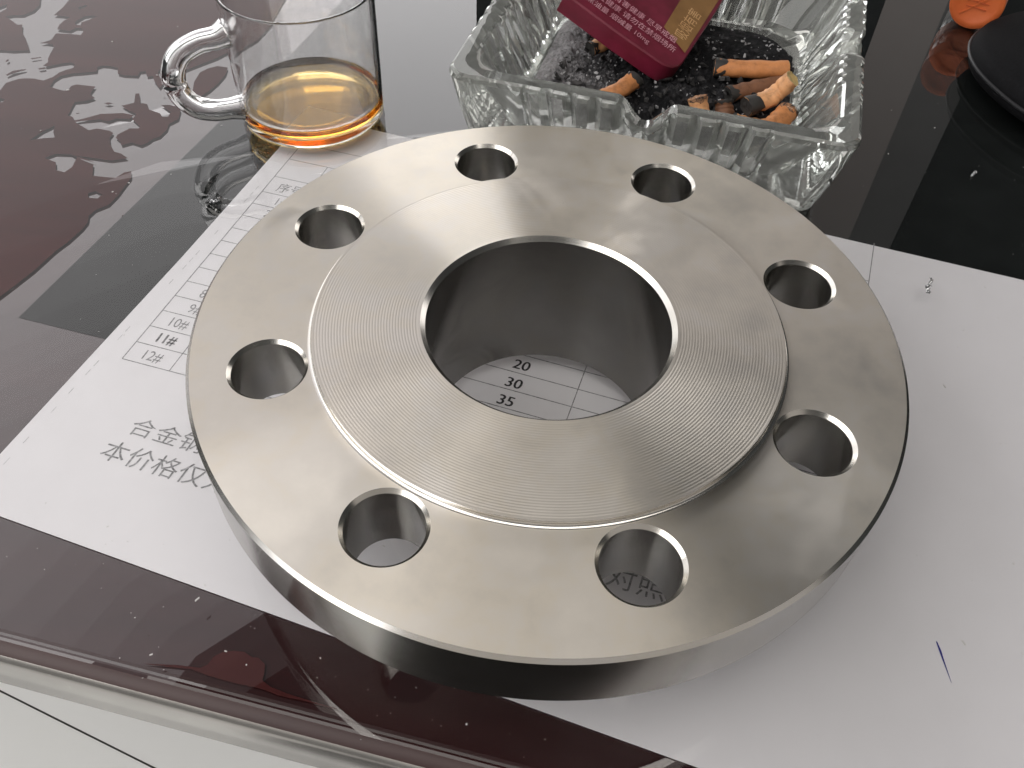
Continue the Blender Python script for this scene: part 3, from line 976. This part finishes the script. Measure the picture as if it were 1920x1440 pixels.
# outline with a crushed corner, thickness below, slight buckling
outl = []
for i in range(7):
    a = R(180 + 90 * i / 6)
    outl.append((9 + 9 * math.cos(a), 9 + 9 * math.sin(a)))
outl = [(a, b) for a, b in outl]
loop = outl + [(PW * 0.5, -0.5), (PW, 0), (PW, PLN * .5), (PW, PLN), (PW * .5, PLN), (0, PLN), (-0.4, PLN * 0.5)]
v, f = [], []
nl = len(loop)
cxx, cyy = PW / 2, PLN / 2
for s, c in ((1.0, -PT), (1.0, -0.6), (0.985, 0.0), (0.6, 0.25), (0.2, 0.1)):
    for a, b in loop:
        x, y = cxx + (a - cxx) * s, cyy + (b - cyy) * s
        v.append(pk_pt(x, y, c))
for j in range(4):
    for i in range(nl):
        i2 = (i + 1) % nl
        f.append((j * nl + i, j * nl + i2, (j + 1) * nl + i2, (j + 1) * nl + i))
f.append(tuple(range(nl - 1, -1, -1)))
f.append(tuple(4 * nl + i for i in range(nl)))
o = mesh_obj('pack_box', v, f, M_RED, pk)
sharp(o, 30)
def pk_text(body, size, a, b, mat, name, along='l', sx=1.0):
    tv, tf = text2d(body, size, 'LEFT', 0, sx)
    V = []
    for x, y, _ in tv:
        if along == 'l':           # reads towards the near corner, foot of the letters to the near edge
            V.append(pk_pt(a - x, b + y, 0.32))
        else:
            V.append(pk_pt(a + y, b + x, 0.32))
    return mesh_obj(name, V, tf, mat, pk, False)
gp = [pk_pt(a, b, 0.285) for a, b in ((1.5, 14), (15, 20), (17, 86), (1.5, 86))]
mesh_obj('gold_panel', gp, [(0, 1, 2, 3)], M_GOLD, pk, False)
pk_text('吸烟有害健康 尽早戒烟', 4.3, 47, 15.5, M_PINK, 'print_line', sx=0.9)
pk_text('有益健康 请勿在禁烟场所', 4.3, 49, 10.0, M_PINK, 'print_line', sx=0.9)
pk_text('焦油量 烟碱量 10mg', 4.0, 48, 4.6, M_PINK, 'print_line', sx=0.9)
pk_text('10mg', 4.3, 47, 21.5, M_PINK, 'print_line', sx=0.9)
pk_text('吸烟有害', 7.0, 4.5, 20, M_GOLDL, 'gold_lettering', 'r', 0.8)

# ---------------------------------------------------------------- bottle with an orange cap, black case
M_ORANGE = card('orange_plastic', (0.62, 0.125, 0.03), (0.70, 0.16, 0.045), 0.45)
M_ORD = card('worn_orange', (0.50, 0.09, 0.025), (0.56, 0.11, 0.03), 0.55)
M_BOT = simple('dark_bottle', (0.015, 0.016, 0.018), 0.15, 0.5)
bc = Vector((196.0, 281.5, 13.0))
bt = thing('bottle', 'small dark bottle lying on its side with its orange cap toward the camera', 'bottle', (bc.x, bc.y, 0))
bdir = (Vector((bc.x, bc.y, 0)) - Vector((0, -162, 0))).normalized()
bs = Vector((bdir.y, -bdir.x, 0))
def disc_lathe(prof, n, c):
    V, F = [], []
    for r, d in prof:
        for i in range(n):
            a = 2 * math.pi * i / n
            q = bdir * d + bs * (r * math.cos(a)) + Vector((0, 0, 1)) * (r * math.sin(a) + c)
            V.append(tuple(q))
    for j in range(len(prof) - 1):
        for i in range(n):
            i2 = (i + 1) % n
            F.append((j * n + i, j * n + i2, (j + 1) * n + i2, (j + 1) * n + i))
    return V, F
V, F = disc_lathe([(0.01, 0.3), (8.6, 0.3), (9.0, 0.0), (11.6, 0.0), (12.5, 0.6), (12.7, 1.6), (12.7, 12), (11.5, 12)], 64, 13)
o = mesh_obj('cap', V, F, M_ORANGE, bt)
sharp(o, 40)
def cap_bar(x0, z0, x1, z1, w, m):
    a, b = Vector((x0, z0)), Vector((x1, z1))
    n = (b - a).orthogonal().normalized() * (w / 2)
    V = []
    for d in (0.25, -0.15):
        for q in (a + n, a - n, b - n, b + n):
            V.append(tuple(bdir * d + bs * q.x + Vector((0, 0, q.y + 13))))
    return V, [(4, 5, 6, 7), (0, 1, 5, 4), (1, 2, 6, 5), (2, 3, 7, 6), (3, 0, 4, 7)]
mesh_obj('cap_mark', *merge([cap_bar(-6, -6, 4, 3.5, 0.7, 0), cap_bar(-1, 1, 5, 7.5, 0.7, 0)]), M_ORANGE, bt, False)
mesh_obj('cap_mark', *merge([cap_bar(-5, 1.3, 5.5, 0.9, 0.7, 0), cap_bar(-4.5, -1.6, 5.0, -1.9, 0.6, 0)]), M_ORD, bt, False)
V, F = disc_lathe([(10.9, 9), (10.9, 14), (12.4, 18), (12.8, 24), (12.8, 70), (11.5, 74), (0.01, 74)], 48, 13)
mesh_obj('bottle_body', V, F, M_BOT, bt)

M_BLACK = simple('black_leatherette', (0.007, 0.007, 0.008), 0.8, 0.08, var=0.3, scale=900)
M_BLK2 = simple('black_piping', (0.02, 0.02, 0.022), 0.5, 0.25)
cs = thing('pouch', 'black rounded leatherette pouch with a piped seam at the right edge', 'pouch', (244, 231, 0), R(20))
def superell(a, b, p, n=96):
    out = []
    for i in range(n):
        t = 2 * math.pi * i / n
        c, s = math.cos(t), math.sin(t)
        out.append((a * math.copysign(abs(c) ** (2 / p), c), b * math.copysign(abs(s) ** (2 / p), s)))
    return out
lv = []
for s, z in ((0.92, 0.05), (0.98, 2), (1.0, 5), (1.0, 8), (0.98, 11), (0.93, 13.5), (0.75, 15), (0.4, 16), (0.02, 16)):
    lv.append([(x * s, y * s, z) for x, y in superell(57, 57, 2.3)])
v = [q for l in lv for q in l]
n = 96
f = [(j * n + i, j * n + (i + 1) % n, (j + 1) * n + (i + 1) % n, (j + 1) * n + i) for j in range(len(lv) - 1) for i in range(n)]
mesh_obj('pouch_body', v, f, M_BLACK, cs)
se = [(x * 1.004, y * 1.004, 7) for x, y in superell(57, 57, 2.3)]
mesh_obj('piped_seam', *tube(se + [se[0]], 0.9, 8, False), M_BLK2, cs)
mesh_obj('pull_tab', *box(-28, -8, 14, 26, 15.0, 16.9), M_BLK2, cs, False)

# ---------------------------------------------------------------- chips and dust on the glass
M_CHIP = simple('bright_swarf', (0.75, 0.75, 0.76), 0.18, 0.5, 1.0)
def swarf(x, y, z, s, label, seed):
    rnd = random.Random(seed)
    b = None
    pts, prv = [], Vector((0, 0, 0.5 * s))
    for i in range(9):
        pts.append(tuple(prv))
        prv = prv + Vector((rnd.uniform(-.2, 1.0), rnd.uniform(-.4, 1.1), rnd.uniform(-.45, .5))) * s
        prv.z = max(0.25 * s, prv.z)
    V, F = [], []
    cp = catmull(pts, 4)
    for i, p in enumerate(cp):
        w = s * (0.32 + 0.3 * abs(math.sin(i * 0.9)))
        t = i * 0.8
        d = Vector((math.cos(t), -math.sin(t), 0.7 * math.sin(t * 1.7))) * w
        for q in (Vector(p) + d, Vector(p) - d):
            V.append((q.x, q.y, max(0.05, q.z)))
    for i in range(len(cp) - 1):
        F.append((2 * i, 2 * i + 1, 2 * i + 3, 2 * i + 2))
    k = len(V)
    V += [(a, b_, c + 0.12) for a, b_, c in V]
    F += [tuple(q + k for q in reversed(g)) for g in F[:len(cp) - 1]]
    for i in range(len(cp) - 1):
        for e in (0, 1):
            F.append((2 * i + e, 2 * i + 2 + e, 2 * i + 2 + e + k, 2 * i + e + k))
    o = mesh_obj('metal_chip', V, F, M_CHIP, None, True)
    o.location = (x * MM, y * MM, z * MM)
    return tag(o, label, 'metal chip', 'curled metal chips on the desk glass')
swarf(134.0, 79.5, 0.0, 1.35, 'curled bright metal chip on the white paper right of the flange', 3)
swarf(-132.5, 95.5, 0.0, 1.1, 'sparkling metal chip at the left edge of the paper below the cup', 8)
swarf(167.5, 153.8, 0.0, 0.8, 'small bright metal chip on the black area at the right', 5)
M_DUST = simple('pale_dust', (0.55, 0.54, 0.53), 0.9, 0.1)
dv = []
for i in range(420):
    if 150 <= i < 250 and i % 3 or i % 2 and i < 150:
        continue
    if i < 150:
        x, y = random.uniform(-230, -120), random.uniform(20, 260)
    elif i < 250:
        x, y = random.uniform(95, 230), random.uniform(60, 230)
    elif i < 330:
        x, y = random.uniform(-140, 20), random.uniform(-95, -40)
    else:
        x, y = random.uniform(95, 165), random.uniform(-80, 90)
    s = 0.08 + 0.34 * random.random() ** 5
    a = random.uniform(0, 6.28)
    ca, sa = math.cos(a), math.sin(a)
    l = s * random.uniform(0.6, 2.2)
    w = [(-l, -s * .5), (l * .8, -s * .6), (l, s * .4), (-l * .7, s * .6)]
    dv.append(([(x + p * ca - q * sa, y + p * sa + q * ca, z) for z in (0.02, 0.02 + s * .6) for p, q in w], [(4, 5, 6, 7), (0, 1, 5, 4), (1, 2, 6, 5), (2, 3, 7, 6), (3, 0, 4, 7)]))
du = mesh_obj('dust', *merge(dv), M_DUST, None, False, kind='stuff')
tag(du, 'pale specks of dust scattered over the desk glass', 'dust')
